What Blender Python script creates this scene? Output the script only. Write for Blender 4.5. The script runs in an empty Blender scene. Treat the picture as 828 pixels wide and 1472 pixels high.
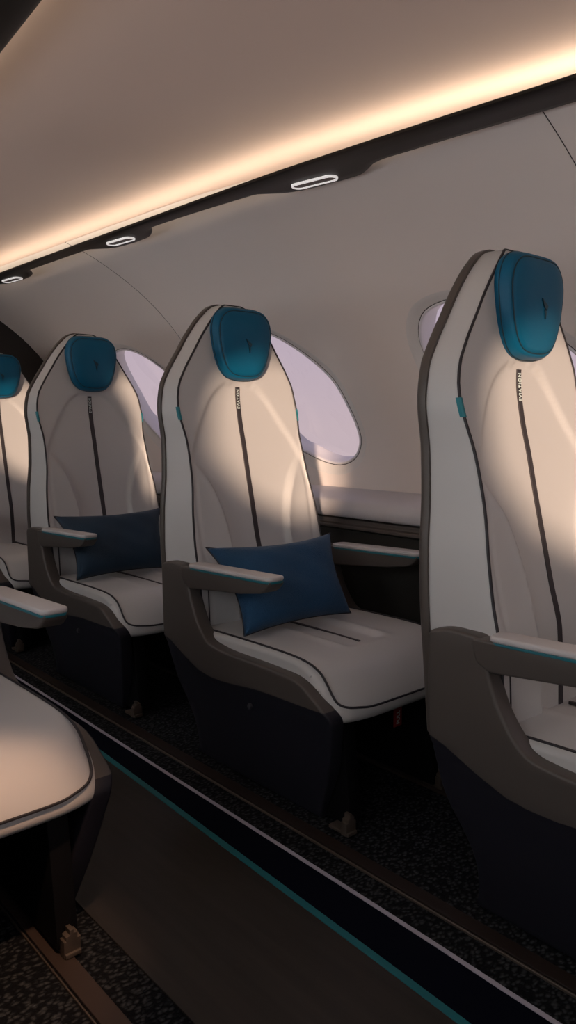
import bpy, bmesh, math
from mathutils import Vector, Matrix
from bisect import bisect_right
S = bpy.context.scene
COL = S.collection
PI = math.pi

# ------------------------------------------------------------------ helpers
def interp(pts):
    """Monotone piecewise cubic-ish interpolation of (t, v) pairs."""
    ts = [p[0] for p in pts]; vs = [p[1] for p in pts]; n = len(ts)
    d = [(vs[i+1]-vs[i])/(ts[i+1]-ts[i]) for i in range(n-1)]
    m = [d[0]] + [0 if d[i-1]*d[i] <= 0 else 2*d[i-1]*d[i]/(d[i-1]+d[i]) for i in range(1, n-1)] + [d[-1]]
    def f(t):
        if t <= ts[0]: return vs[0]
        if t >= ts[-1]: return vs[-1]
        i = bisect_right(ts, t)-1
        h = ts[i+1]-ts[i]; u = (t-ts[i])/h
        return ((2*u**3-3*u*u+1)*vs[i] + (u**3-2*u*u+u)*h*m[i] + (-2*u**3+3*u*u)*vs[i+1] + (u**3-u*u)*h*m[i+1])
    return f

def smooth(a, b, x):
    t = max(0., min(1., (x-a)/(b-a))); return t*t*(3-2*t)

def catmull(pts, n=6, closed=True):
    out = []; N = len(pts)
    rng = range(N) if closed else range(N-1)
    for i in rng:
        p = [Vector(pts[(i+k) % N] if closed else pts[max(0, min(N-1, i+k))]) for k in (-1, 0, 1, 2)]
        for j in range(n):
            t = j/n
            out.append(tuple(.5*((2*p[1]) + (p[2]-p[0])*t + (2*p[0]-5*p[1]+4*p[2]-p[3])*t*t + (3*p[1]-p[0]-3*p[2]+p[3])*t**3)))
    if not closed: out.append(tuple(pts[-1]))
    return out

def round_poly(pts, r=.01, n=4):
    """2D polygon with rounded corners; pts may carry their own radius as a third value."""
    out = []; N = len(pts)
    for i in range(N):
        p = Vector(pts[i][:2]); a = Vector(pts[i-1][:2]); b = Vector(pts[(i+1) % N][:2])
        rr = pts[i][2] if len(pts[i]) > 2 else r
        if rr <= 0: out.append(tuple(p)); continue
        da = (a-p); db = (b-p)
        k = min(rr, da.length*.48, db.length*.48)
        p0 = p+da.normalized()*k; p1 = p+db.normalized()*k
        for j in range(n+1):
            t = j/n
            out.append(tuple(p0*(1-t)**2 + p*2*t*(1-t) + p1*t*t))
    return out

def finish(name, bm, mat, parent=None, angle=35, smooth_=True):
    bmesh.ops.recalc_face_normals(bm, faces=bm.faces)
    me = bpy.data.meshes.new(name); bm.to_mesh(me); bm.free()
    if smooth_:
        me.polygons.foreach_set('use_smooth', [True]*len(me.polygons))
        me.set_sharp_from_angle(angle=math.radians(angle))
    me.materials.append(mat)
    o = bpy.data.objects.new(name, me); COL.objects.link(o)
    if parent: o.parent = parent
    return o

def tag(o, label=None, cat=None, group=None, kind=None):
    if label: o['label'] = label
    if cat: o['category'] = cat
    if group: o['group'] = group
    if kind: o['kind'] = kind
    return o

def add_loops(bm, rows, cap=True):
    """rows of equal-length closed loops of 3D points."""
    vr = [[bm.verts.new(p) for p in r] for r in rows]
    n = len(rows[0])
    for a, b in zip(vr, vr[1:]):
        for i in range(n):
            bm.faces.new((a[i], a[(i+1) % n], b[(i+1) % n], b[i]))
    if cap:
        bm.faces.new(vr[0]); bm.faces.new(vr[-1][::-1])
    return vr

def add_sheet(bm, rows):
    vr = [[bm.verts.new(p) for p in r] for r in rows]
    for a, b in zip(vr, vr[1:]):
        for i in range(len(a)-1):
            bm.faces.new((a[i], a[i+1], b[i+1], b[i]))
    return vr

def add_tube(bm, pts, r, n=8, closed=False):
    pts = [Vector(p) for p in pts]; N = len(pts); rings = []; prev = None
    for i, p in enumerate(pts):
        if closed: t = pts[(i+1) % N]-pts[i-1]
        else: t = pts[min(N-1, i+1)]-pts[max(0, i-1)]
        t.normalize()
        if prev is None:
            u = t.orthogonal().normalized()
        else:
            u = (prev-t*prev.dot(t)).normalized()
        prev = u; v = t.cross(u)
        rings.append([bm.verts.new(p+(u*math.cos(2*PI*k/n)+v*math.sin(2*PI*k/n))*r) for k in range(n)])
    for i in range(N if closed else N-1):
        a = rings[i]; b = rings[(i+1) % N]
        off = 0
        if closed and i == N-1:
            off = min(range(n), key=lambda s: sum((a[k].co-b[(k+s) % n].co).length for k in range(n)))
        for k in range(n):
            bm.faces.new((a[k], a[(k+1) % n], b[(k+1+off) % n], b[(k+off) % n]))
    if not closed:
        bm.faces.new(rings[0][::-1]); bm.faces.new(rings[-1])

def add_prism(bm, outline, lo, hi, axis, bevel=0., seg=3):
    """outline in the two other axes (order x<y<z), extruded along axis from lo to hi with bevelled rims."""
    def P(a, b, c):
        return (c, a, b) if axis == 'x' else ((a, c, b) if axis == 'y' else (a, b, c))
    n = len(outline); rings = []
    def inset(d):
        if d == 0: return outline
        area = sum(outline[i][0]*outline[(i+1) % n][1]-outline[(i+1) % n][0]*outline[i][1] for i in range(n))
        s = 1 if area > 0 else -1; res = []
        for i in range(n):
            a = Vector(outline[i-1]); p = Vector(outline[i]); b = Vector(outline[(i+1) % n])
            e = (b-a)
            if e.length < 1e-9: res.append(tuple(p)); continue
            e.normalize(); nrm = Vector((-e.y, e.x))*s
            res.append(tuple(p+nrm*d))
        return res
    if bevel:
        rings = []
        for k in range(seg+1):
            t = k/seg*PI/2
            rings.append([P(a, b, lo+bevel*(1-math.cos(t))) for a, b in inset(bevel*(1-math.sin(t)))])
        for k in range(seg, -1, -1):
            t = k/seg*PI/2
            rings.append([P(a, b, hi-bevel*(1-math.cos(t))) for a, b in inset(bevel*(1-math.sin(t)))])
    else:
        rings = [[P(a, b, lo) for a, b in outline], [P(a, b, hi) for a, b in outline]]
    add_loops(bm, rings)

def cut(bm, axis, vals):
    no = {'x': (1, 0, 0), 'y': (0, 1, 0), 'z': (0, 0, 1)}[axis]
    for v in vals:
        g = bm.verts[:]+bm.edges[:]+bm.faces[:]
        bmesh.ops.bisect_plane(bm, geom=g, plane_co=[c*v for c in no], plane_no=no, dist=1e-5)

def box(bm, x0, x1, y0, y1, z0, z1, bev=0., seg=2):
    r = [(x0, y0), (x1, y0), (x1, y1), (x0, y1)]
    if bev: r = round_poly(r, bev*1.5, seg)
    add_prism(bm, r, z0, z1, 'z', bev, seg)

def text_mesh(name, body, mat, parent, size, M, depth=.0004, stretch=1., bold=.0):
    cu = bpy.data.curves.new(name, 'FONT'); cu.body = body; cu.size = 1; cu.extrude = depth/size; cu.offset = bold
    cu.align_x = 'CENTER'; cu.align_y = 'CENTER'; cu.space_character = 1.1
    t = bpy.data.objects.new(name, cu); COL.objects.link(t)
    dg = bpy.context.evaluated_depsgraph_get(); dg.update()
    me = bpy.data.meshes.new_from_object(t.evaluated_get(dg)); me.name = name
    bpy.data.objects.remove(t)
    vx = [v.co.x for v in me.vertices]; vy = [v.co.y for v in me.vertices]
    me.transform(Matrix.Translation((-(min(vx)+max(vx))/2, -(min(vy)+max(vy))/2, 0)))
    me.transform(M @ Matrix.Diagonal((size*stretch, size, size, 1)))
    me.materials.clear(); me.materials.append(mat)
    o = bpy.data.objects.new(name, me); COL.objects.link(o); o.parent = parent
    return o

# ------------------------------------------------------------------ materials
def mat(name, col, rough=.5, metal=0., bump=None, spec=.5, noise=None, emit=None, sheen=0., coat=0.):
    m = bpy.data.materials.new(name); m.use_nodes = True
    nt = m.node_tree; b = nt.nodes['Principled BSDF']
    b.inputs['Base Color'].default_value = (*col, 1); b.inputs['Roughness'].default_value = rough
    b.inputs['Metallic'].default_value = metal; b.inputs['Specular IOR Level'].default_value = spec
    if sheen: b.inputs['Sheen Weight'].default_value = sheen
    if coat: b.inputs['Coat Weight'].default_value = coat
    if emit:
        b.inputs['Emission Color'].default_value = (*emit[0], 1); b.inputs['Emission Strength'].default_value = emit[1]
    tc = nt.nodes.new('ShaderNodeTexCoord')
    if noise:
        sc, amt = noise
        n = nt.nodes.new('ShaderNodeTexNoise'); n.inputs['Scale'].default_value = sc; n.inputs['Detail'].default_value = 4
        nt.links.new(tc.outputs['Object'], n.inputs['Vector'])
        mx = nt.nodes.new('ShaderNodeMix'); mx.data_type = 'RGBA'
        mx.inputs[6].default_value = (*[c*(1-amt) for c in col], 1); mx.inputs[7].default_value = (*[min(1, c*(1+amt)) for c in col], 1)
        nt.links.new(n.outputs['Fac'], mx.inputs[0]); nt.links.new(mx.outputs[2], b.inputs['Base Color'])
    if bump:
        kind, sc, st, dist = bump
        if kind == 'noise':
            n = nt.nodes.new('ShaderNodeTexNoise'); n.inputs['Scale'].default_value = sc; n.inputs['Detail'].default_value = 3; out = n.outputs['Fac']
        else:
            n = nt.nodes.new('ShaderNodeTexVoronoi'); n.inputs['Scale'].default_value = sc; out = n.outputs['Distance']
        nt.links.new(tc.outputs['Object'], n.inputs['Vector'])
        bp = nt.nodes.new('ShaderNodeBump'); bp.inputs['Strength'].default_value = st; bp.inputs['Distance'].default_value = dist
        nt.links.new(out, bp.inputs['Height']); nt.links.new(bp.outputs['Normal'], b.inputs['Normal'])
    return m

def carpet_mat():
    m = mat('looped_carpet', (.02, .022, .025), .9, spec=.15)
    nt = m.node_tree; b = nt.nodes['Principled BSDF']
    tc = nt.nodes.new('ShaderNodeTexCoord'); mp = nt.nodes.new('ShaderNodeMapping')
    mp.inputs['Rotation'].default_value = (0, 0, .35); mp.inputs['Scale'].default_value = (1, 1.5, 1)
    nt.links.new(tc.outputs['Object'], mp.inputs['Vector'])
    ns = nt.nodes.new('ShaderNodeTexNoise'); ns.inputs['Scale'].default_value = 60; ns.inputs['Detail'].default_value = 2
    nt.links.new(mp.outputs['Vector'], ns.inputs['Vector'])
    ad = nt.nodes.new('ShaderNodeMix'); ad.data_type = 'VECTOR'; ad.inputs[0].default_value = .012
    nt.links.new(mp.outputs['Vector'], ad.inputs[4]); nt.links.new(ns.outputs['Color'], ad.inputs[5])
    v = nt.nodes.new('ShaderNodeTexVoronoi'); v.inputs['Scale'].default_value = 95
    nt.links.new(ad.outputs[1], v.inputs['Vector'])
    r = nt.nodes.new('ShaderNodeValToRGB')
    r.color_ramp.elements[0].position = .0; r.color_ramp.elements[0].color = (.062, .068, .072, 1)
    r.color_ramp.elements[1].position = .55; r.color_ramp.elements[1].color = (.004, .0045, .006, 1)
    nt.links.new(v.outputs['Distance'], r.inputs[0]); nt.links.new(r.outputs[0], b.inputs['Base Color'])
    bp = nt.nodes.new('ShaderNodeBump'); bp.inputs['Strength'].default_value = .9; bp.inputs['Distance'].default_value = .004; bp.invert = True
    nt.links.new(v.outputs['Distance'], bp.inputs['Height']); nt.links.new(bp.outputs['Normal'], b.inputs['Normal'])
    return m

def aisle_mat():
    m = mat('aisle_vinyl', (.05, .043, .036), .5, spec=.35)
    nt = m.node_tree; b = nt.nodes['Principled BSDF']
    tc = nt.nodes.new('ShaderNodeTexCoord'); mp = nt.nodes.new('ShaderNodeMapping')
    mp.inputs['Scale'].default_value = (30, 2.2, 1)
    nt.links.new(tc.outputs['Object'], mp.inputs['Vector'])
    n = nt.nodes.new('ShaderNodeTexNoise'); n.inputs['Scale'].default_value = 1.4; n.inputs['Detail'].default_value = 6
    nt.links.new(mp.outputs['Vector'], n.inputs['Vector'])
    r = nt.nodes.new('ShaderNodeValToRGB')
    r.color_ramp.elements[0].position = .3; r.color_ramp.elements[0].color = (.024, .021, .018, 1)
    r.color_ramp.elements[1].position = .75; r.color_ramp.elements[1].color = (.040, .034, .029, 1)
    nt.links.new(n.outputs['Fac'], r.inputs[0]); nt.links.new(r.outputs[0], b.inputs['Base Color'])
    return m

LEATHER = mat('pale_leather', (.53, .525, .515), .42, bump=('noise', 900, .05, .0006), spec=.4)
LOWSH = mat('dark_navy_lower', (.018, .018, .026), .5, spec=.3)
SHELL = mat('taupe_shell', (.085, .073, .066), .42, spec=.4)
PIPE = mat('dark_piping', (.022, .020, .024), .6)
STRIPE = mat('dark_ribbon', (.035, .030, .033), .6)
TEALFAB = mat('teal_fabric_tab', (.015, .20, .24), .6)
HEAD = mat('petrol_leather', (.001, .105, .205), .46, bump=('noise', 700, .05, .0006), spec=.28)
HEADPIPE = mat('petrol_seam', (.006, .03, .045), .6)
EMBLEM = mat('pressed_emblem', (.004, .035, .06), .5)
LETTER = mat('pale_lettering', (.62, .72, .70), .6)
ARMPAD = mat('armrest_pad', (.56, .54, .54), .5)
TEALTRIM = mat('teal_trim', (.01, .15, .19), .4)
BLACK = mat('black_structure', (.004, .004, .005), .6, spec=.2)
METAL = mat('brushed_fitting', (.16, .13, .105), .45, metal=.6)
DTRACK = mat('dark_track_metal', (.026, .018, .015), .55, metal=.2, spec=.25)  # darker version of the seat track metal for the aisle-side strip
TRACKM = mat('seat_track_metal', (.065, .046, .038), .45, metal=.35)
RED = mat('red_webbing', (.32, .02, .02), .7)
WALL = mat('cabin_wall_lining', (.76, .69, .655), .75, bump=('noise', 500, .08, .0006), spec=.25)
CEIL = mat('ceiling_lining', (.66, .52, .46), .85, bump=('noise', 500, .08, .0006), spec=.15)
RAIL = mat('dark_walnut_rail', (.010, .0075, .006), .45, noise=(6, .35), spec=.28)
WINF = mat('window_frame_white', (.74, .72, .76), .35)
SEAM = mat('dark_lining_joint', (.05, .04, .04), .8)  # dark joint line between wall panels
SURR = mat('window_surround', (.70, .67, .65), .7, spec=.25)
LEDGE = mat('ledge_cushion', (.58, .56, .58), .5, spec=.4)
DPAN = mat('dark_speckled_panel', (.014, .013, .011), .8, bump=('voronoi', 400, .5, .001))
NAVY = mat('navy_aisle_band', (.002, .003, .009), .8, spec=.08)
TEALF = mat('teal_aisle_strip', (.006, .15, .18), .6)
WHITES = mat('pale_aisle_strip', (.46, .44, .52), .5)
BULK = mat('dark_bulkhead', (.014, .011, .010), .6)
HOLE = mat('screw_recess', (.05, .05, .06), .4)
WARM = mat('warm_cove_lamp', (.8, .7, .5), .5, emit=((1., .84, .64), 8.))
LAMPRING = mat('reading_lamp_ring', (.8, .8, .8), .5, emit=((1., .93, .90), .5))
LENS = mat('reading_lamp_lens', (.16, .125, .115), .5, spec=.2)
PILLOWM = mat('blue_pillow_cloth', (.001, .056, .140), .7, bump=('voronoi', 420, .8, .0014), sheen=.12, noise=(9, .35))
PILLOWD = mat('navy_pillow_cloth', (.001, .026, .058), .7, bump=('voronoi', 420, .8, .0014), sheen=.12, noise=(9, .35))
CARPET = carpet_mat(); AISLE = aisle_mat()
GLASS = bpy.data.materials.new('window_glass'); GLASS.use_nodes = True
_n = GLASS.node_tree; _b = _n.nodes['Principled BSDF']
_o = _n.nodes['Material Output']; _t = _n.nodes.new('ShaderNodeBsdfTransparent'); _g = _n.nodes.new('ShaderNodeBsdfGlossy'); _m = _n.nodes.new('ShaderNodeMixShader')
_t.inputs[0].default_value = (.97, .95, .98, 1); _g.inputs['Roughness'].default_value = .05; _m.inputs[0].default_value = .05
_n.links.new(_t.outputs[0], _m.inputs[1]); _n.links.new(_g.outputs[0], _m.inputs[2]); _n.links.new(_m.outputs[0], _o.inputs[0]); _n.nodes.remove(_b)

# ------------------------------------------------------------------ the seat (origin on the floor below its centre; faces -Y; reference row: x0=1.262, y0=1.35)
RX, RY = 1.238, 1.35
W = interp([(.28, .208), (.42, .216), (.50, .219), (.60, .213), (.70, .200), (.78, .197), (.86, .205), (.915, .198), (.963, .175), (1.008, .146), (1.04, .126), (1.065, .108), (1.09, .088), (1.108, .070), (1.121, .055), (1.129, .040), (1.133, .025)])
YR = interp([(.28, 1.635), (.48, 1.646), (.69, 1.665), (.86, 1.675), (1.14, 1.678)])
YB = interp([(.28, 1.488), (.31, 1.489), (.458, 1.497), (.541, 1.515), (.673, 1.543), (.756, 1.565), (.84, 1.591), (.9, 1.604), (1.0, 1.610), (1.08, 1.614), (1.118, 1.622), (1.133, 1.634)])
REC = interp([(.28, .010), (.45, .010), (.56, .013), (.68, .016), (.80, .010), (.90, .003), (.95, 0), (1.2, 0)])
XA = interp([(.28, .172), (.45, .180), (.60, .187), (.69, .184), (.74, .176), (.78, .158), (.82, .135), (.87, .104), (.905, .076), (.925, .048), (.936, .0)])
XL = interp([(.28, .080), (.40, .088), (.50, .093), (.56, .096), (.61, .106), (.67, .128), (.716, .158), (.735, .176)])
def face_y(x, z):
    a = abs(x)
    y = YB(z) + REC(z)*(1-min(1, a/.2)**2)
    if z < .94:                                     # arch: shoulders stand proud of the centre panel
        sa = max(smooth(-.008, .008, a-XA(z)), smooth(.924, .94, z))
        y += .007*(1-sa)
        if z < .735:                                # lower side lobes
            fade = 1-smooth(.66, .735, z)
            l = smooth(-.006, .007, a-XL(z))*(1-smooth(-.012, .004, a-XA(z)))
            roll = math.exp(-max(0, a-XL(z))/.03)
            y -= l*(.006+.013*roll)*(.25+.75*fade)
    return y

def build_seat():
    root = bpy.data.objects.new('aircraft_seat', None); COL.objects.link(root)
    root.empty_display_size = .1
    def fin(name, bm, m, parent=root, angle=35):
        bmesh.ops.translate(bm, verts=bm.verts, vec=(0, -RY, 0))
        return finish(name, bm, m, parent, angle)
    # backrest cushion
    zs = [.30+.008*i for i in range(100)]
    zs = [z for z in zs if z < 1.095]+[1.10, 1.106, 1.112, 1.117, 1.121, 1.125, 1.128, 1.1305, 1.132]
    rows = []
    NU = 84
    for z in zs:
        w = W(z)-.003; wf = w-.006; yb = YB(z); yr = YR(z)-.012
        L = [(-w, yr, z)]
        for k in range(1, 5): L.append((-w+(w-wf)*(k/5)**2, yr+(yb+.008-yr)*k/5, z))
        for k in range(0, 4):
            t = k/4*PI/2; L.append((-wf+.008*(1-math.cos(t)), yb+.008*(1-math.sin(t)), z))
        wi = wf-.008
        for k in range(NU+1):
            x = -wi+2*wi*k/NU
            L.append((x, face_y(x, z), z))
        R = [(-x, y, zz) for x, y, zz in L[:9]][::-1]
        rows.append(L+R)
    bm = bmesh.new(); add_loops(bm, rows)
    back = fin('backrest', bm, LEATHER, angle=50)
    # rear shell
    rows = []
    for z in [.29+.02*i for i in range(41)]+[1.10, 1.108, 1.115, 1.121, 1.126, 1.130, 1.1335, 1.136]:
        w = W(z-.003)+.0015; yr = YR(z)
        rows.append([(-w, yr-.014, z), (-w-.0015, yr-.006, z), (-w, yr+.002, z), (-w+.006, yr+.008, z), (-w*.5, yr+.012, z), (0, yr+.014, z), (w*.5, yr+.012, z), (w-.006, yr+.008, z), (w, yr+.002, z), (w+.0015, yr-.006, z), (w, yr-.014, z)])
    bm = bmesh.new(); add_loops(bm, rows); fin('back_shell', bm, SHELL, angle=50)
    # piping on the front edges of the backrest
    def edge(z, s): 
        w = W(z)-.003; wf = w-.006
        return (s*(wf-.002), YB(z)+.0015, z)
    zz = [.31+.02*i for i in range(40)]+[1.105, 1.113, 1.120, 1.126, 1.130]
    path = [edge(z, -1) for z in zz]+[edge(z, 1) for z in zz[::-1]]
    bm = bmesh.new(); add_tube(bm, path, .0028, 6); fin('piping', bm, PIPE, back)
    # inner low piping at both sides of the lower panel and across its foot
    bm = bmesh.new()
    path = [(-.183, face_y(-.183, z)-.0005, z) for z in (.44, .42, .40, .36, .325)]+[(-.177, face_y(-.177, .312)-.001, .312)]+[(x, face_y(x, .311)-.001, .311) for x in (-.15, -.1, -.05, 0, .05, .1, .15)]+[(.177, face_y(.177, .312)-.001, .312)]+[(.183, face_y(.183, z)-.0005, z) for z in (.325, .36, .40, .42, .44)]
    add_tube(bm, path, .0018, 6); fin('panel_seam', bm, PIPE, back)
    # fabric tabs in the piping
    for s in (-1, 1):
        bm = bmesh.new()
        rows = []
        for z in (.834, .842, .850, .858, .866):
            x, y, _ = edge(z, s)
            rows.append([(x-.0025*s, y-.0035, z), (x+.002*s, y-.0035, z), (x+.0042*s, y+.000, z), (x+.0036*s, y+.006, z), (x-.001*s, y+.004, z)])
        add_loops(bm, rows); fin('fabric_tab', bm, TEALFAB, back)
    # centre ribbon with lettering
    rows = []
    for i in range(62):
        z = .318+.01*i if i < 61 else .921
        z = min(z, .921)
        y = face_y(0, z)
        rows.append([(-.0072, y+.002, z), (-.0072, y-.0012, z), (-.0062, y-.002, z), (.0062, y-.002, z), (.0072, y-.0012, z), (.0072, y+.002, z)])
    bm = bmesh.new(); add_loops(bm, rows); rib = fin('centre_ribbon', bm, STRIPE, back)
    z0, z1 = .862, .917
    ya, yb_ = face_y(0, z0), face_y(0, z1)
    up = Vector((0, yb_-ya, z1-z0)).normalized(); lx = Vector((-1, 0, 0)); nn = up.cross(lx)
    M = Matrix((up, lx, nn)).transposed().to_4x4(); M.translation = Vector((-.0008, max((ya+yb_)/2, 0)-.0026-RY, (z0+z1)/2))
    t = text_mesh('lettering', 'EVIATION', LETTER, rib, .0118, M, .0005, .90, bold=.01)
    # headrest
    prof = [(.0, 1.121), (.042, 1.120), (.064, 1.112), (.079, 1.094), (.0855, 1.066), (.0825, 1.032), (.0750, .995), (.063, .964), (.046, .945), (.025, .938), (.0, .9365)]
    half = catmull([(-.042, 1.120)]+prof+[(-.027, .938)], 4, closed=False)
    half = [p for p in half if p[0] >= -1e-6]
    half = sorted(set((round(a, 5), round(b, 5)) for a, b in half), key=lambda p: math.atan2(p[0], p[1]-1.025))
    half = [p for p in half if p[0] > 1e-4]
    ring = half+[(-a, b) for a, b in half[::-1]]
    cz = 1.03
    def hr(s, y): return [(.004+a*s*1.085, y, cz+(b-cz)*s) for a, b in ring]
    rows = [hr(.94, 1.616), hr(.975, 1.613), hr(.995, 1.609), hr(1.0, 1.604), hr(.998, 1.599), hr(.985, 1.595), hr(.965, 1.588), hr(.935, 1.5835), hr(.905, 1.5822), hr(.885, 1.5825), hr(.865, 1.580), hr(.80, 1.577), hr(.62, 1.573), hr(.42, 1.571), hr(.2, 1.570), hr(.05, 1.5698)]
    bm = bmesh.new(); add_loops(bm, rows); head = fin('headrest', bm, HEAD, angle=60)
    bm = bmesh.new(); add_tube(bm, hr(.886, 1.5818), .0013, 6, closed=True); fin('headrest_seam', bm, HEADPIPE, head)
    bm = bmesh.new(); add_tube(bm, hr(1.0, 1.6015), .0011, 6, closed=True); fin('headrest_piping', bm, HEADPIPE, head)
    bm = bmesh.new()
    for pts in ([(-.004, 1.041), (.014, 1.029), (.011, 1.021), (.003, 1.026)], [(.004, 1.023), (.010, 1.018), (.0075, 1.006)]):
        add_prism(bm, pts, 1.5675, 1.5715, 'y')
    fin('emblem', bm, EMBLEM, head)
    # seat cushion
    pr = [(1.52, .285), (1.525, .31), (1.51, .332), (1.44, .337), (1.30, .340), (1.18, .3405), (1.12, .336), (1.075, .322), (1.045, .300), (1.022, .275), (1.008, .254), (1.006, .238), (1.016, .229), (1.04, .228), (1.09, .240), (1.20, .250), (1.40, .255), (1.50, .265)]
    pr = catmull(pr, 5)
    cy, cz2 = 1.27, .285
    xs = [-.212, -.2115, -.209, -.205, -.200]+[-.195+.39*k/58 for k in range(59)]+[.200, .205, .209, .2115, .212]
    rows = []
    for x in xs:
        a = abs(x); e = max(0, (a-.195)/.017); ins = .014*(1-math.sqrt(max(0, 1-e*e)))
        loop = []
        for y, z in pr:
            fy = y; fz = z
            if y < 1.2: fy += .030*(a/.212)**5*smooth(1.2, 1.05, y)
            if z > .30 or y < 1.05:
                # centre channel
                fz -= .007*(1-smooth(.050, .068, a))*smooth(1.135, 1.165, y)*smooth(.31, .33, z)
                fz += .003*math.exp(-((a-.075)/.012)**2)*smooth(1.12, 1.16, y)*smooth(.31, .33, z)
            dy = cy-fy; dz = cz2-fz; l = math.hypot(dy, dz)
            vz = 1 if fz > cz2 else -1
            ny = 0
            if y < 1.12 and z < .335: ny = 1
            fz -= ins*vz*(1 if y > 1.05 else .5); fy += ins*(1 if fy < 1.1 else 0)
            loop.append((x, fy, fz))
        rows.append(loop)
    bm = bmesh.new(); add_loops(bm, rows); cush = fin('seat_cushion', bm, LEATHER, angle=60)
    sp = [(1.50, .3345), (1.42, .338), (1.30, .3405), (1.18, .341), (1.12, .336), (1.085, .324), (1.065, .306), (1.048, .285)]
    left = [(-.201, y, z) for y, z in sp]+[(-.196, 1.036, .270), (-.182, 1.0235, .263), (-.158, 1.0125, .2605)]
    mid = [(x, 1.0035+.030*(abs(x)/.212)**5, .258) for x in (-.13, -.08, -.03, .03, .08, .13)]
    path = catmull(left+mid+[(-x, y, z) for x, y, z in left[::-1]], 4, closed=False)
    bm = bmesh.new(); add_tube(bm, path, .0024, 6); fin('cushion_piping', bm, PIPE, cush)
    bm = bmesh.new(); box(bm, -.0035, .0035, 1.165, 1.49, .330, .3355, .0008); fin('centre_ribbon', bm, STRIPE, cush)
    # side panels
    ol = [(1.100, .0, 0), (1.545, .0, 0), (1.540, .085, .03), (1.562, .135, .05), (1.600, .190, .05), (1.617, .30, .08), (1.620, .40, .06), (1.621, .480, .012), (1.585, .491, .02), (1.512, .489, .02), (1.500, .43, .02), (1.484, .387, .04), (1.462, .352, .04), (1.430, .319, .045), (1.36, .311, .03), (1.22, .3115, .04), (1.115, .309, .035), (1.05, .272, .03), (1.020, .246, .025), (1.052, .12, .05)]
    ol = round_poly(ol, .01, 5)
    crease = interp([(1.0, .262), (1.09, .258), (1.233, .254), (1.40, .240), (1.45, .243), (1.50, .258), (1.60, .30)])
    for s in (-1, 1):
        XO = .238 if s < 0 else .277
        bm = bmesh.new(); add_prism(bm, ol, -XO, -XO+.038, 'x', .006, 3)
        cut(bm, 'z', [.02*i for i in range(1, 24)]); pass
        for i in range(22):
            y0 = 1.01+.03*i; y1 = y0+.03; c0 = crease(y0); c1 = crease(y1)
            cut(bm, 'y', [y0])
        for i in range(22):
            y0 = 1.01+.03*i; y1 = y0+.03; c0 = crease(y0); c1 = crease(y1)
            fs = [f for f in bm.faces if y0-1e-5 <= f.calc_center_median().y <= y1+1e-5]
            g = set(fs) | {e for f in fs for e in f.edges} | {v for f in fs for v in f.verts}
            bmesh.ops.bisect_plane(bm, geom=list(g), plane_co=(0, y0, c0), plane_no=(0, -(c1-c0), y1-y0), dist=1e-5)
        for v in bm.verts:
            c = crease(v.co.y); d = max(0, c-v.co.z)
            v.co.x += .050*min(1, d/.25)+.004*smooth(0, .02, d)
            if s > 0: v.co.x *= -1
        pan = fin('side_panel', bm, SHELL, angle=40)
        pan.data.materials.append(LOWSH)  # panel is darker and bluer below the crease
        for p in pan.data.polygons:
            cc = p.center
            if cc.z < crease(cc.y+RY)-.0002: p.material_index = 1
        bm = bmesh.new()
        xo = -.2285 if s < 0 else .2675
        circ = [(1.278+.0055*math.cos(k*PI/8), .205+.0065*math.sin(k*PI/8)) for k in range(16)]
        add_prism(bm, circ, min(xo, xo-.004*(-s)), max(xo, xo+.004*s) if s > 0 else xo+.003, 'x', .0008)
        fin('screw_cap', bm, HOLE, pan)
        # armrest
        x0, x1 = (-.240, -.194) if s < 0 else (.237, .287)
        body = round_poly([(1.535, .486), (1.524, .447), (1.498, .4355), (1.30, .455), (1.222, .468, .02), (1.201, .486, .012), (1.199, .4950, .003), (1.40, .4885)], .010, 4)
        bm = bmesh.new(); add_prism(bm, body, x0+.0005, x1-.0005, 'x', .004, 4)
        for v in bm.verts:      # nose narrows towards the tip
            k = smooth(1.26, 1.20, v.co.y); m = (x0+x1)/2; v.co.x = m+(v.co.x-m)*(1-.08*k)
        arm = fin('armrest', bm, SHELL, angle=45)
        m = (x0+x1)/2; hw = (x1-x0)/2
        def plan(h, y0, y1): return round_poly([(m-h, y1, .02), (m-h, y0, .016), (m+h, y0, .016), (m+h, y1, .02)], .015, 5)
        def slab(h, y0, y1, za, zb, bev):
            b = bmesh.new(); add_prism(b, plan(h, y0, y1), za, zb, 'z', bev, 3)
            for v in b.verts: v.co.z += interp([(1.19, .0055), (1.30, .001), (1.51, -.0055)])(v.co.y)
            return b
        fin('armrest_trim', slab(hw-.0005, 1.197, 1.508, .4855, .4905, .001), TEALTRIM, arm)
        fin('armrest_pad', slab(hw+.0002, 1.196, 1.505, .4900, .5005, .004), ARMPAD, arm)
    # legs, cross beams, fittings
    for x in (-.155, .117):
        bm = bmesh.new()
        pts = round_poly([(1.022, .008), (1.49, .008), (1.47, .235), (1.05, .235), (1.035, .12)], .01, 3)
        add_prism(bm, pts, x-.018, x+.018, 'x', .003, 2); leg = fin('leg', bm, BLACK)
        bm = bmesh.new()
        xl = x; x = x-.030 if x < 0 else x
        pts = [(x-.014, .003), (x+.014, .003), (x+.014, .030), (x+.009, .030), (x+.009, .040), (x+.003, .040), (x+.003, .046), (x-.004, .046), (x-.004, .038), (x-.010, .036), (x-.010, .030), (x-.014, .030)]
        add_prism(bm, pts, 1.008, 1.024, 'y', .0012, 2)
        box(bm, x-.013, x+.013, 1.004, 1.06, .003, .010, .001)
        fin('floor_fitting', bm, METAL, leg, 30)
    for y in (1.12, 1.42):
        bm = bmesh.new(); add_tube(bm, [(-.190, y, .225), (.232, y, .225)], .016, 12); fin('cross_beam', bm, BLACK)
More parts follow.
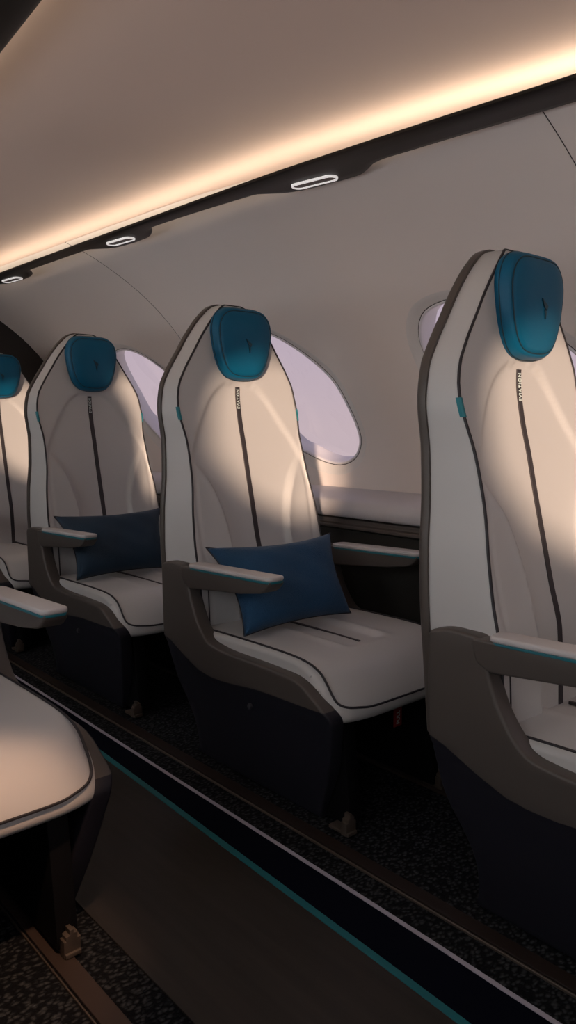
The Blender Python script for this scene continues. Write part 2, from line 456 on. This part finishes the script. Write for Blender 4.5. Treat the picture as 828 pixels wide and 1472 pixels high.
    bm = bmesh.new(); box(bm, -.20, .20, 1.14, 1.47, .205, .252, .004); fin('seat_pan', bm, BLACK)
    # pull tag
    bm = bmesh.new(); box(bm, .008, .035, 1.066, 1.0685, .157, .236, .0006); tg = fin('pull_tag', bm, RED)
    M = Matrix((Vector((0, 0, 1)), Vector((-1, 0, 0)), Vector((0, -1, 0)))).transposed().to_4x4(); M.translation = Vector((.0215, 1.0656-RY, .178))
    text_mesh('lettering', 'PULL', LETTER, tg, .0155, M, .0004, .85)
    return root

def copy_tree(o, parent=None):
    c = o.copy(); COL.objects.link(c); c.parent = parent
    for ch in list(o.children): copy_tree(ch, c)
    return c

PITCH = .835
seat = build_seat()
SEATS = [(RX, RY, 'pale leather seat with teal headrest and blue pillow in front of the big oval window'),
         (RX, RY-PITCH, 'nearest pale leather seat, cut off by the right edge, with no pillow'),
         (RX, RY+PITCH, 'pale leather seat with dark navy pillow, behind the seat with the blue pillow'),
         (RX, RY+2*PITCH, 'farthest pale leather seat, mostly hidden, beside the dark rear bulkhead'),
         (.332, RY+.04, 'seat across the aisle, only its warmly lit cushion front and armrest showing')]
for i, (x, y, lab) in enumerate(SEATS):
    o = seat if i == 0 else copy_tree(seat)
    o.location = (x, y, 0)
    tag(o, lab, 'seat', 'cabin seats')
    if i == 4:
        for ch in o.children:
            if ch.name.startswith('leg'): ch.location.x += .026
            if ch.name.startswith(('side_panel', 'armrest')) and max(v.co.x for v in ch.data.vertices) > .1: ch.location.x -= .042

# ------------------------------------------------------------------ pillows
def pillow(loc, m, label, dz=0, seed=0.):
    BL, BR, TL, TR = [Vector(p) for p in ((-.205, -.022, .348), (.128, -.034, .350), (-.209, .118, .534), (.160, .075, .540))]
    nrm = (BR-BL).cross(TL-BL).normalized()
    N = 40
    def pt(u, v, side):
        p = (BL*(1-u)+BR*u)*(1-v)+(TL*(1-u)+TR*u)*v
        a = 2*u-1; b = 2*v-1
        # edges draw in between the corners
        p += (TL-BL)*(-b)*.10*(1-a*a)*(.5 if b < 0 else 1.)*abs(b)**2 + (BR-BL)*(-a)*.08*(1-b*b)*a*a
        th = .047*(max(0, (1-a**4)*(1-b**4)))**.55
        th += .0025*math.sin(9*a+3*b+seed)*math.sin(7*b+seed)*(1-a*a)*(1-b*b)
        return p+nrm*side*th
    bm = bmesh.new()
    f = [[bm.verts.new(pt(i/N, j/N, 1)) for i in range(N+1)] for j in range(N+1)]
    g = [[(f[j][i] if i in (0, N) or j in (0, N) else bm.verts.new(pt(i/N, j/N, -.45))) for i in range(N+1)] for j in range(N+1)]
    for q in (f, g):
        for j in range(N):
            for i in range(N):
                bm.faces.new((q[j][i], q[j][i+1], q[j+1][i+1], q[j+1][i]))
    o = finish('pillow', bm, m, angle=180)
    o.location = loc
    bd = [pt(i/N, 0, 0) for i in range(N)]+[pt(1, j/N, 0) for j in range(N)]+[pt(1-i/N, 1, 0) for i in range(N)]+[pt(0, 1-j/N, 0) for j in range(N)]
    bm = bmesh.new(); add_tube(bm, bd, .0016, 6, closed=True); finish('seam', bm, PIPE, o)
    tag(o, label, 'pillow', 'seat pillows')
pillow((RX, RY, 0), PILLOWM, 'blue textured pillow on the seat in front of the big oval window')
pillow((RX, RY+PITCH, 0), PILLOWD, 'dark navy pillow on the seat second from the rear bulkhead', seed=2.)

# ------------------------------------------------------------------ cabin shell
XM = .78                                             # aisle centre
PROF = catmull([(1.00, 1.425), (1.13, 1.40), (1.25, 1.355), (1.40, 1.27), (1.53, 1.16), (1.63, 1.03), (1.69, .88), (1.72, .75), (1.725, .60), (1.71, .40), (1.66, .18), (1.60, -.01)], 6, closed=False)
SL = [0.]
for a, b in zip(PROF, PROF[1:]): SL.append(SL[-1]+math.hypot(b[0]-a[0], b[1]-a[1]))
def prof_at(s):
    i = max(0, min(len(SL)-2, bisect_right(SL, s)-1)); t = (s-SL[i])/(SL[i+1]-SL[i])
    a, b = PROF[i], PROF[i+1]
    p = Vector((a[0]+(b[0]-a[0])*t, a[1]+(b[1]-a[1])*t)); d = Vector((b[0]-a[0], b[1]-a[1])).normalized()
    return p, Vector((-d.y, d.x))                  # point, outward normal (xz)
def s_of_z(z):
    for i in range(len(PROF)-1):
        if PROF[i+1][1] <= z <= PROF[i][1]:
            return SL[i]+(PROF[i][1]-z)/(PROF[i][1]-PROF[i+1][1])*(SL[i+1]-SL[i])
    return 0
WIN = [(1.857, 1.085), (1.794, 1.044), (1.728, .99), (1.686, .941), (1.653, .867), (1.634, .814), (1.629, .765), (1.660, .717), (1.725, .696), (1.805, .705), (1.880, .728), (1.935, .745), (1.992, .782), (2.050, .825), (2.094, .869), (2.127, .943), (2.147, .996), (2.149, 1.05), (2.116, 1.096), (2.055, 1.118), (1.975, 1.122), (1.909, 1.108)]
WIN = [(y, s_of_z(z)) for y, z in WIN]
WIN = [p for i, p in enumerate(catmull(WIN, 3))]
WC = Vector((sum(p[0] for p in WIN)/len(WIN), sum(p[1] for p in WIN)/len(WIN)))
def grow(d):
    n = len(WIN); out = []
    for i in range(n):
        e = (Vector(WIN[(i+2) % n])-Vector(WIN[i-2])).normalized(); nn = Vector((e.y, -e.x))
        if nn.dot(Vector(WIN[i])-WC) < 0: nn = -nn
        out.append(tuple(Vector(WIN[i])+nn*d))
    return out
FLARE = .032
def sweep_pt(side, y, s, out=0.):
    p, n = prof_at(s); x = p.x+n.x*out; z = p.y+n.y*out
    return (x if side > 0 else 2*XM-x, y, z)
YF, YE = -2.35, 3.56
WY = [(-4+k)*PITCH*.985 for k in range(0)]
WPITCH = .822
def wins(): return [k*WPITCH for k in range(-4, 2)]
SEAMS = [.752, 2.362, -.858]
LIPR = interp([(-2.4, 1.165), (.3, 1.16), (.6, 1.148), (.9, 1.122), (1.1, 1.107), (1.33, 1.092), (2.0, 1.076), (2.8, 1.060), (3.6, 1.05)])
BASEW = interp([(-2.4, .088), (1.0, .086), (1.35, .066), (1.8, .047), (2.5, .046), (3.6, .045)])
def s_top(y):
    x = LIPR(y)+BASEW(y)+.012
    for i in range(len(PROF)-1):
        if PROF[i][0] <= x <= PROF[i+1][0]: return SL[i]+(x-PROF[i][0])/(PROF[i+1][0]-PROF[i][0])*(SL[i+1]-SL[i])
def build_wall(side, name):
    bm = bmesh.new()
    outer = [(YF+(YE-YF)*i/60, s_top(YF+(YE-YF)*i/60)) for i in range(61)]+[(YE, SL[-1]), (YF, SL[-1])]
    es = []
    def loop(pts):
        v = [bm.verts.new((y, s, 0)) for y, s in pts]
        for i in range(len(v)): es.append(bm.edges.new((v[i], v[(i+1) % len(v)])))
    loop(outer)
    hole = grow(FLARE)
    for dy in wins(): loop([(y+dy, s) for y, s in hole])
    bmesh.ops.triangle_fill(bm, use_beauty=True, use_dissolve=False, edges=es)
    cut(bm, 'y', [SL[-1]*i/56 for i in range(1, 56)])
    cut(bm, 'x', [YF+.12*i for i in range(1, 50)])
    nrm = []
    for v in bm.verts:
        y, s = v.co.x, v.co.y
        p, n = prof_at(s)
        v.co = sweep_pt(side, y, s)
        nrm.append((-n.x*side, 0, -n.y))
    bm.normal_update()
    for f in bm.faces:
        f.smooth = True
        c = f.calc_center_median()
        if f.normal.dot(Vector((XM-c.x, 0, .9-c.z))) < 0: f.normal_flip()
    me = bpy.data.meshes.new(name); bm.to_mesh(me); bm.free()
    me.materials.append(WALL)
    me.normals_split_custom_set_from_vertices(nrm)
    o = bpy.data.objects.new(name, me); COL.objects.link(o); tag(o, kind='structure')
    return o
build_wall(1, 'wall_right'); build_wall(-1, 'wall_left')

_wn = [0]
def build_window(side, dy):
    _wn[0] += 1
    k = _wn[0]
    n = len(WIN)
    # flared surround: softly rolls from the wall into the opening
    rings = []
    for t in [i/6 for i in range(7)]:
        d = FLARE*(1-t); out = .012*smooth(0, 1, t)
        rings.append([sweep_pt(side, y+dy, s, out) for y, s in grow(d)])
    bm = bmesh.new(); add_loops(bm, rings, cap=False)
    root = finish('window_%d' % k, bm, SURR, angle=180); tag(root, kind='structure')
    # bezel and deep reveal
    rings = [[sweep_pt(side, y+dy, s, o) for y, s in grow(d)] for d, o in ((0.0005, .014), (-.001, .009), (-.005, .008), (-.008, .012), (-.010, .020), (-.014, .034), (-.019, .050), (-.021, .061))]
    bm = bmesh.new(); add_loops(bm, rings, cap=False)
    finish('window_frame', bm, WINF, root, angle=180)
    bm = bmesh.new(); add_tube(bm, [sweep_pt(side, y+dy, s, .0125) for y, s in grow(.001)], .0016, 6, closed=True)
    finish('gasket', bm, PIPE, root)
    bm = bmesh.new(); v = [bm.verts.new(sweep_pt(side, y+dy, s, .060)) for y, s in grow(-.0195)]
    c = bm.verts.new(sweep_pt(side, WC.x+dy, WC.y, .060))
    for i in range(n): bm.faces.new((v[i], v[(i+1) % n], c))
    finish('pane', bm, GLASS, root, smooth_=False)
for side in (1, -1):
    for dy in wins(): build_window(side, dy)
# outer hull plate closing the gap between windows and lining
# panel joints in the wall lining
k = 0
for y in SEAMS:
    for side in (1, -1):
        k += 1
        bm = bmesh.new()
        add_tube(bm, [sweep_pt(side, y, s, .0006) for s in [s_top(y)+(SL[-1]*.55-s_top(y))*i/60 for i in range(61)]], .0014, 6)
        tag(finish('trim_%d' % k, bm, SEAM), kind='structure')

# ceiling
LIPR = interp([(-2.4, 1.165), (.3, 1.16), (.6, 1.148), (.9, 1.122), (1.1, 1.107), (1.33, 1.092), (2.0, 1.076), (2.8, 1.060), (3.6, 1.05)])
def lip(side, y): x = LIPR(y); return x if side > 0 else 2*XM-x-.001
_c = [(.11, 1.436), (.22, 1.4265), (.35, 1.403), (.47, 1.3605), (.58, 1.315)]
CZ = interp([(-a, b) for a, b in _c[::-1]]+[(0, 1.439)]+_c)
rows = []
for i in range(60):
    y = YF+(YE-YF)*i/59
    rows.append([(XM-.58+1.16*j/48, y, CZ(-.58+1.16*j/48)) for j in range(49)])
bm = bmesh.new(); add_sheet(bm, rows); tag(finish('ceiling', bm, CEIL, angle=180), kind='structure')

# dark rails with lamp housings
BW = interp([(-.55, 0), (-.20, 0), (-.155, .010), (-.12, .034), (-.08, .052), (0, .056), (.07, .052), (.11, .040), (.135, .022), (.17, .0), (.6, 0)])
BASEW = interp([(-2.4, .088), (1.0, .086), (1.35, .066), (1.8, .047), (2.5, .046), (3.6, .045)])
LAMPY = [1.255-2*.80*1.0, 1.255-.78, 1.255, 2.015, 2.79]
LAMPY = [-1.135, -.345, .455, 1.255, 2.015, 2.79]
def rail_w(y):
    b = 0
    for ly in LAMPY:
        if abs(y-ly) < .5 and not (.3 < ly < .6): b = max(b, BW(y-ly))
    return BASEW(y)+b
for side, nm in ((1, 'lighting_rail'), (-1, 'lighting_rail')):
    rows = []
    N = 420
    for i in range(N+1):
        y = YF+.02+(YE-.04-YF)*i/N
        l = lip(side, y); w = rail_w(y); z = 1.350
        sec = [(0, z+.0), (.0, z+.005), (.003, z+.007), (w*.5, z+.005), (w, z+.010), (w+.003, z+.008), (w, z+.002), (w-.006, z-.003), (w*.75, z-.0045), (w*.4, z-.004), (.006, z-.003)]
        rows.append([(l+side*a, y, b) for a, b in sec])
    bm = bmesh.new(); add_loops(bm, rows)
    o = finish(nm, bm, RAIL, angle=40)
    tag(o, 'long dark rail with lamp housings along the window-side ceiling edge' if side > 0 else 'long dark rail along the ceiling edge over the near seats, cut by the top corner', 'rail')
    o['kind'] = 'structure'; o.name = 'trim_%d' % (7 if side > 0 else 8)
    del o['label']; del o['category']
    # cove light strip hidden above the rail lip
    rows = []
    for i in range(60):
        y = YF+.05+(YE-.1-YF)*i/59; l = lip(side, y)
        a = [(.014, 1.3572), (.014, 1.3600), (.018, 1.3625), (.030, 1.3625), (.034, 1.3600), (.034, 1.3572)]
        rows.append([(l+side*p, y, q) for p, q in a])
    bm = bmesh.new(); add_loops(bm, rows)
    o = finish('cove_light_strip', bm, WARM)
    tag(o, 'warm strip lamp glowing above the dark rail over the window seats' if side > 0 else 'warm strip lamp hidden above the rail over the near seats', 'light')

lamp_lab = {1.255: 'largest oval reading lamp, in the rail above the seat with the blue pillow',
            2.015: 'middle oval reading lamp in the dark rail', 2.79: 'smallest, farthest oval reading lamp at the left end of the dark rail'}
LC = {1.255: (1.179, 1.258), 2.015: (1.128, 2.012), 2.79: (1.121, 2.79)}
for ly, lab in lamp_lab.items():
    cx_, cy_ = LC[ly]
    ang = math.atan2(-.028, .125) if ly < 2 else math.atan2(-.013, .12)
    root = bpy.data.objects.new('reading_lamp', None); COL.objects.link(root); root.location = (cx_, cy_, 1.345)
    root.rotation_euler = (0, 0, -ang*.75)
    tag(root, lab, 'lamp', 'reading lamps in the rail')
    L, r = .043, .0165
    def pill(r_, z): return [(r_*math.cos(t), L+r_*math.sin(t), z) for t in [PI*i/12 for i in range(13)]]+[(r_*math.cos(t), -L+r_*math.sin(t), z) for t in [PI+PI*i/12 for i in range(13)]]
    bm = bmesh.new()
    vr = [[bm.verts.new(p) for p in pill(a, b)] for a, b in ((r, .003), (r, -.003), (r-.001, -.004), (r-.0034, -.004), (r-.0042, -.003), (r-.0042, .003))]
    n = len(vr[0])
    for a, b in zip(vr, vr[1:]+vr[:1]):
        for i in range(n): bm.faces.new((a[i], a[(i+1) % n], b[(i+1) % n], b[i]))
    finish('lamp_ring', bm, LAMPRING, root)
    bm = bmesh.new(); add_loops(bm, [pill(r-.0040, .002), pill(r-.0040, -.0015)]); finish('lamp_lens', bm, LENS, root)

# ledge cushion and dark side panels below it, both sides
for side, nm in ((1, 'right'), (-1, 'left')):
    sx = lambda x: x if side > 0 else 2*XM-x
    sec = round_poly([(1.722, .628), (1.60, .618, .03), (1.560, .606, .03), (1.553, .578, .02), (1.562, .557, .01), (1.722, .552)], .008, 5)
    yy = [YF+.01+(YE-.02-YF)*i/80 for i in range(81)]
    bm = bmesh.new(); add_loops(bm, [[(sx(x), y, z) for x, z in sec] for y in yy])
    tag(finish('trim_%d' % (9 if side > 0 else 10), bm, LEDGE, angle=50), kind='structure')
    sec = round_poly([(1.575, .548), (1.575, .538), (1.566, .535), (1.566, .525), (1.580, .520), (1.700, .520), (1.700, .551), (1.575, .551)], .002, 2)
    bm = bmesh.new(); add_loops(bm, [[(sx(x), y, z) for x, z in sec] for y in (YF+.01, YE-.01)])
    tag(finish('trim_%d' % (11 if side > 0 else 12), bm, SHELL, angle=50), kind='structure')
    bm = bmesh.new(); box(bm, min(sx(1.578), sx(1.60)), max(sx(1.578), sx(1.60)), YF+.01, YE-.01, .001, .519, .002)
    tag(finish('baseboard_%s' % nm, bm, DPAN), kind='structure')

# floor
bm = bmesh.new(); box(bm, -.10, 1.66, YF, YE, -.05, -.003); tag(finish('floor', bm, CARPET), kind='structure')
def strip(n, m, xl, xr, z0=-.0035, z1=.0, bev=.0006, name=None):
    yy = [YF+.02, 0, .3, .56, .7, .9, 1.2, 1.45, 1.7, 2.1, 2.6, YE-.02]
    rows = [[(xl(y), y, z0), (xl(y), y, z1-bev), (xl(y)+bev, y, z1), (xr(y)-bev, y, z1), (xr(y), y, z1-bev), (xr(y), y, z0)] for y in yy]
    bm = bmesh.new(); add_loops(bm, rows); tag(finish(name or 'trim_%d' % n, bm, m, angle=30), kind='structure')
TE = interp([(-2.4, .822), (.5, .823), (.7, .830), (1.2, .848), (1.7, .866), (2.4, .880), (3.6, .885)])
WH = interp([(-2.4, .915), (.48, .918), (.75, .923), (1.32, .926), (2.4, .934), (3.6, .936)])
strip(13, AISLE, lambda y: .542, lambda y: TE(y)-.010, z1=.0)
strip(14, TEALF, lambda y: TE(y)-.010, lambda y: TE(y)+.004, z1=.0008)
strip(15, NAVY, lambda y: TE(y)+.004, lambda y: WH(y)-.005, z1=.0)
strip(16, WHITES, lambda y: WH(y)-.005, lambda y: WH(y)+.0035, z1=.0012)
strip(17, DTRACK, lambda y: .990, lambda y: 1.020, z1=.0018)
strip(18, METAL, lambda y: .983, lambda y: .9865, z1=.0015)
strip(19, TRACKM, lambda y: 1.335, lambda y: 1.372, z1=.0018)
strip(20, TRACKM, lambda y: .443, lambda y: .476, z1=.0018)
strip(21, METAL, lambda y: .437, lambda y: .4395, z1=.0015)
strip(22, TRACKM, lambda y: .10, lambda y: .13, z1=.0018)

# bulkheads
def bulk(name, y0, y1):
    sec = [(p[0], p[1]) for p in PROF[::2]]
    sec = [(x+.02, z+.01) for x, z in sec]
    ol = sec+[(2*XM-x, z) for x, z in sec[::-1]]
    bm = bmesh.new(); add_prism(bm, [(x, z) for x, z in ol], y0, y1, 'y'); 
    tag(finish(name, bm, BULK if y0 > 0 else WALL, angle=20), kind='structure')
bulk('wall_rear', YE-.015, YE+.05); bulk('wall_front', YF-.05, YF+.015)

# ------------------------------------------------------------------ light
SUNSKY = 9.5
w = bpy.data.worlds.new('evening_sky'); S.world = w; w.use_nodes = True
nt = w.node_tree; bg = nt.nodes['Background']
tc = nt.nodes.new('ShaderNodeTexCoord'); sp = nt.nodes.new('ShaderNodeSeparateXYZ'); rp = nt.nodes.new('ShaderNodeValToRGB')
mr = nt.nodes.new('ShaderNodeMapRange'); mr.inputs[1].default_value = -.4; mr.inputs[2].default_value = .4
nt.links.new(tc.outputs['Generated'], sp.inputs[0]); nt.links.new(sp.outputs['Z'], mr.inputs[0]); nt.links.new(mr.outputs[0], rp.inputs[0]); nt.links.new(rp.outputs[0], bg.inputs[0])
el = rp.color_ramp.elements
el[0].position = 0; el[0].color = (.60, .50, .50, 1)
el[1].position = 1; el[1].color = (.40, .36, .50, 1)
e = el.new(.5); e.color = (.58, .47, .50, 1); e = el.new(.68); e.color = (.50, .42, .50, 1)
# sky on the low sun's side is boosted as fill light for the cabin
def mth(op, a, b=None, c=None):
    n = nt.nodes.new('ShaderNodeMath'); n.operation = op
    for k, q in enumerate((a, b, c)):
        if q is None: continue
        if isinstance(q, (int, float)): n.inputs[k].default_value = q
        else: nt.links.new(q, n.inputs[k])
    return n.outputs[0]
side_ = nt.nodes.new('ShaderNodeMapRange'); side_.interpolation_type = 'SMOOTHSTEP'
side_.inputs[1].default_value = .05; side_.inputs[2].default_value = -.85
nt.links.new(sp.outputs['X'], side_.inputs[0])
low = mth('MULTIPLY_ADD', sp.outputs['Z'], -.9, 1.)
st = mth('MULTIPLY_ADD', mth('MULTIPLY', side_.outputs[0], low), SUNSKY, 1.02)
nt.links.new(st, bg.inputs[1])
cm = nt.nodes.new('ShaderNodeMix'); cm.data_type = 'RGBA'; cm.inputs[7].default_value = (.50, .515, .51, 1)
nt.links.new(side_.outputs[0], cm.inputs[0]); nt.links.new(rp.outputs[0], cm.inputs[6]); nt.links.new(cm.outputs[2], bg.inputs[0])

sun = bpy.data.lights.new('sun', 'SUN'); sun.energy = 5.4; sun.color = (1., .73, .52); sun.angle = math.radians(2.6)
so = bpy.data.objects.new('sun', sun); COL.objects.link(so)
d = Vector((1.50, 1.33, -.135)).normalized(); so.rotation_euler = d.to_track_quat('-Z', 'Y').to_euler()

def area(name, loc, direction, sx_, sy_, power, col):
    l = bpy.data.lights.new(name, 'AREA'); l.shape = 'RECTANGLE'; l.size = sx_; l.size_y = sy_; l.energy = power; l.color = col
    o = bpy.data.objects.new(name, l); COL.objects.link(o); o.location = loc
    o.rotation_euler = Vector(direction).to_track_quat('-Z', 'Y').to_euler(); return o
# window daylight portals
for side in (1, -1):
    for dy in wins():
        p, n = prof_at(WC.y); x = p.x+.11; x = x if side > 0 else 2*XM-x
        o = area('window_portal', (x, WC.x+dy, .93), (-side, 0, 0), .62, .60, 1, (1, 1, 1)); o.data.cycles.is_portal = True
# unseen fill light added ahead of the seats (behind the viewpoint)
area('front_fill', (.70, -.9, 1.40), (.25, .75, -.8), .5, .5, 2.4, (1., .92, .86))
# reading light over the near seat
l = bpy.data.lights.new('reading_light', 'SPOT'); l.energy = 38; l.color = (1., .58, .36); l.spot_size = math.radians(24); l.spot_blend = .7; l.shadow_soft_size = .03
o = bpy.data.objects.new('reading_light', l); COL.objects.link(o); o.location = (.34, .55, 1.33)
o.rotation_euler = (Vector((.33, 1.0, .24))-Vector(o.location)).to_track_quat('-Z', 'Y').to_euler()

# ------------------------------------------------------------------ camera
cam = bpy.data.cameras.new('camera'); co = bpy.data.objects.new('camera', cam); COL.objects.link(co); S.camera = co
f = 1098.; pitch = math.atan(124/f); th = math.atan(969*math.cos(pitch)/f)
cam.sensor_fit = 'VERTICAL'; cam.sensor_height = 24; cam.lens = 24*f/1472; cam.clip_start = .02
co.location = (0, 0, .82)
fw = Vector((math.sin(th)*math.cos(pitch), math.cos(th)*math.cos(pitch), -math.sin(pitch)))
co.rotation_euler = fw.to_track_quat('-Z', 'Y').to_euler()

v = S.view_settings; S.display_settings.display_device = 'sRGB'
v.view_transform = 'Standard'; v.look = 'None'; v.exposure = 0.0; v.gamma = 1; v.use_curve_mapping = False
S.cycles.use_denoising = True; S.cycles.max_bounces = 10; S.cycles.diffuse_bounces = 6; S.cycles.sample_clamp_indirect = 4
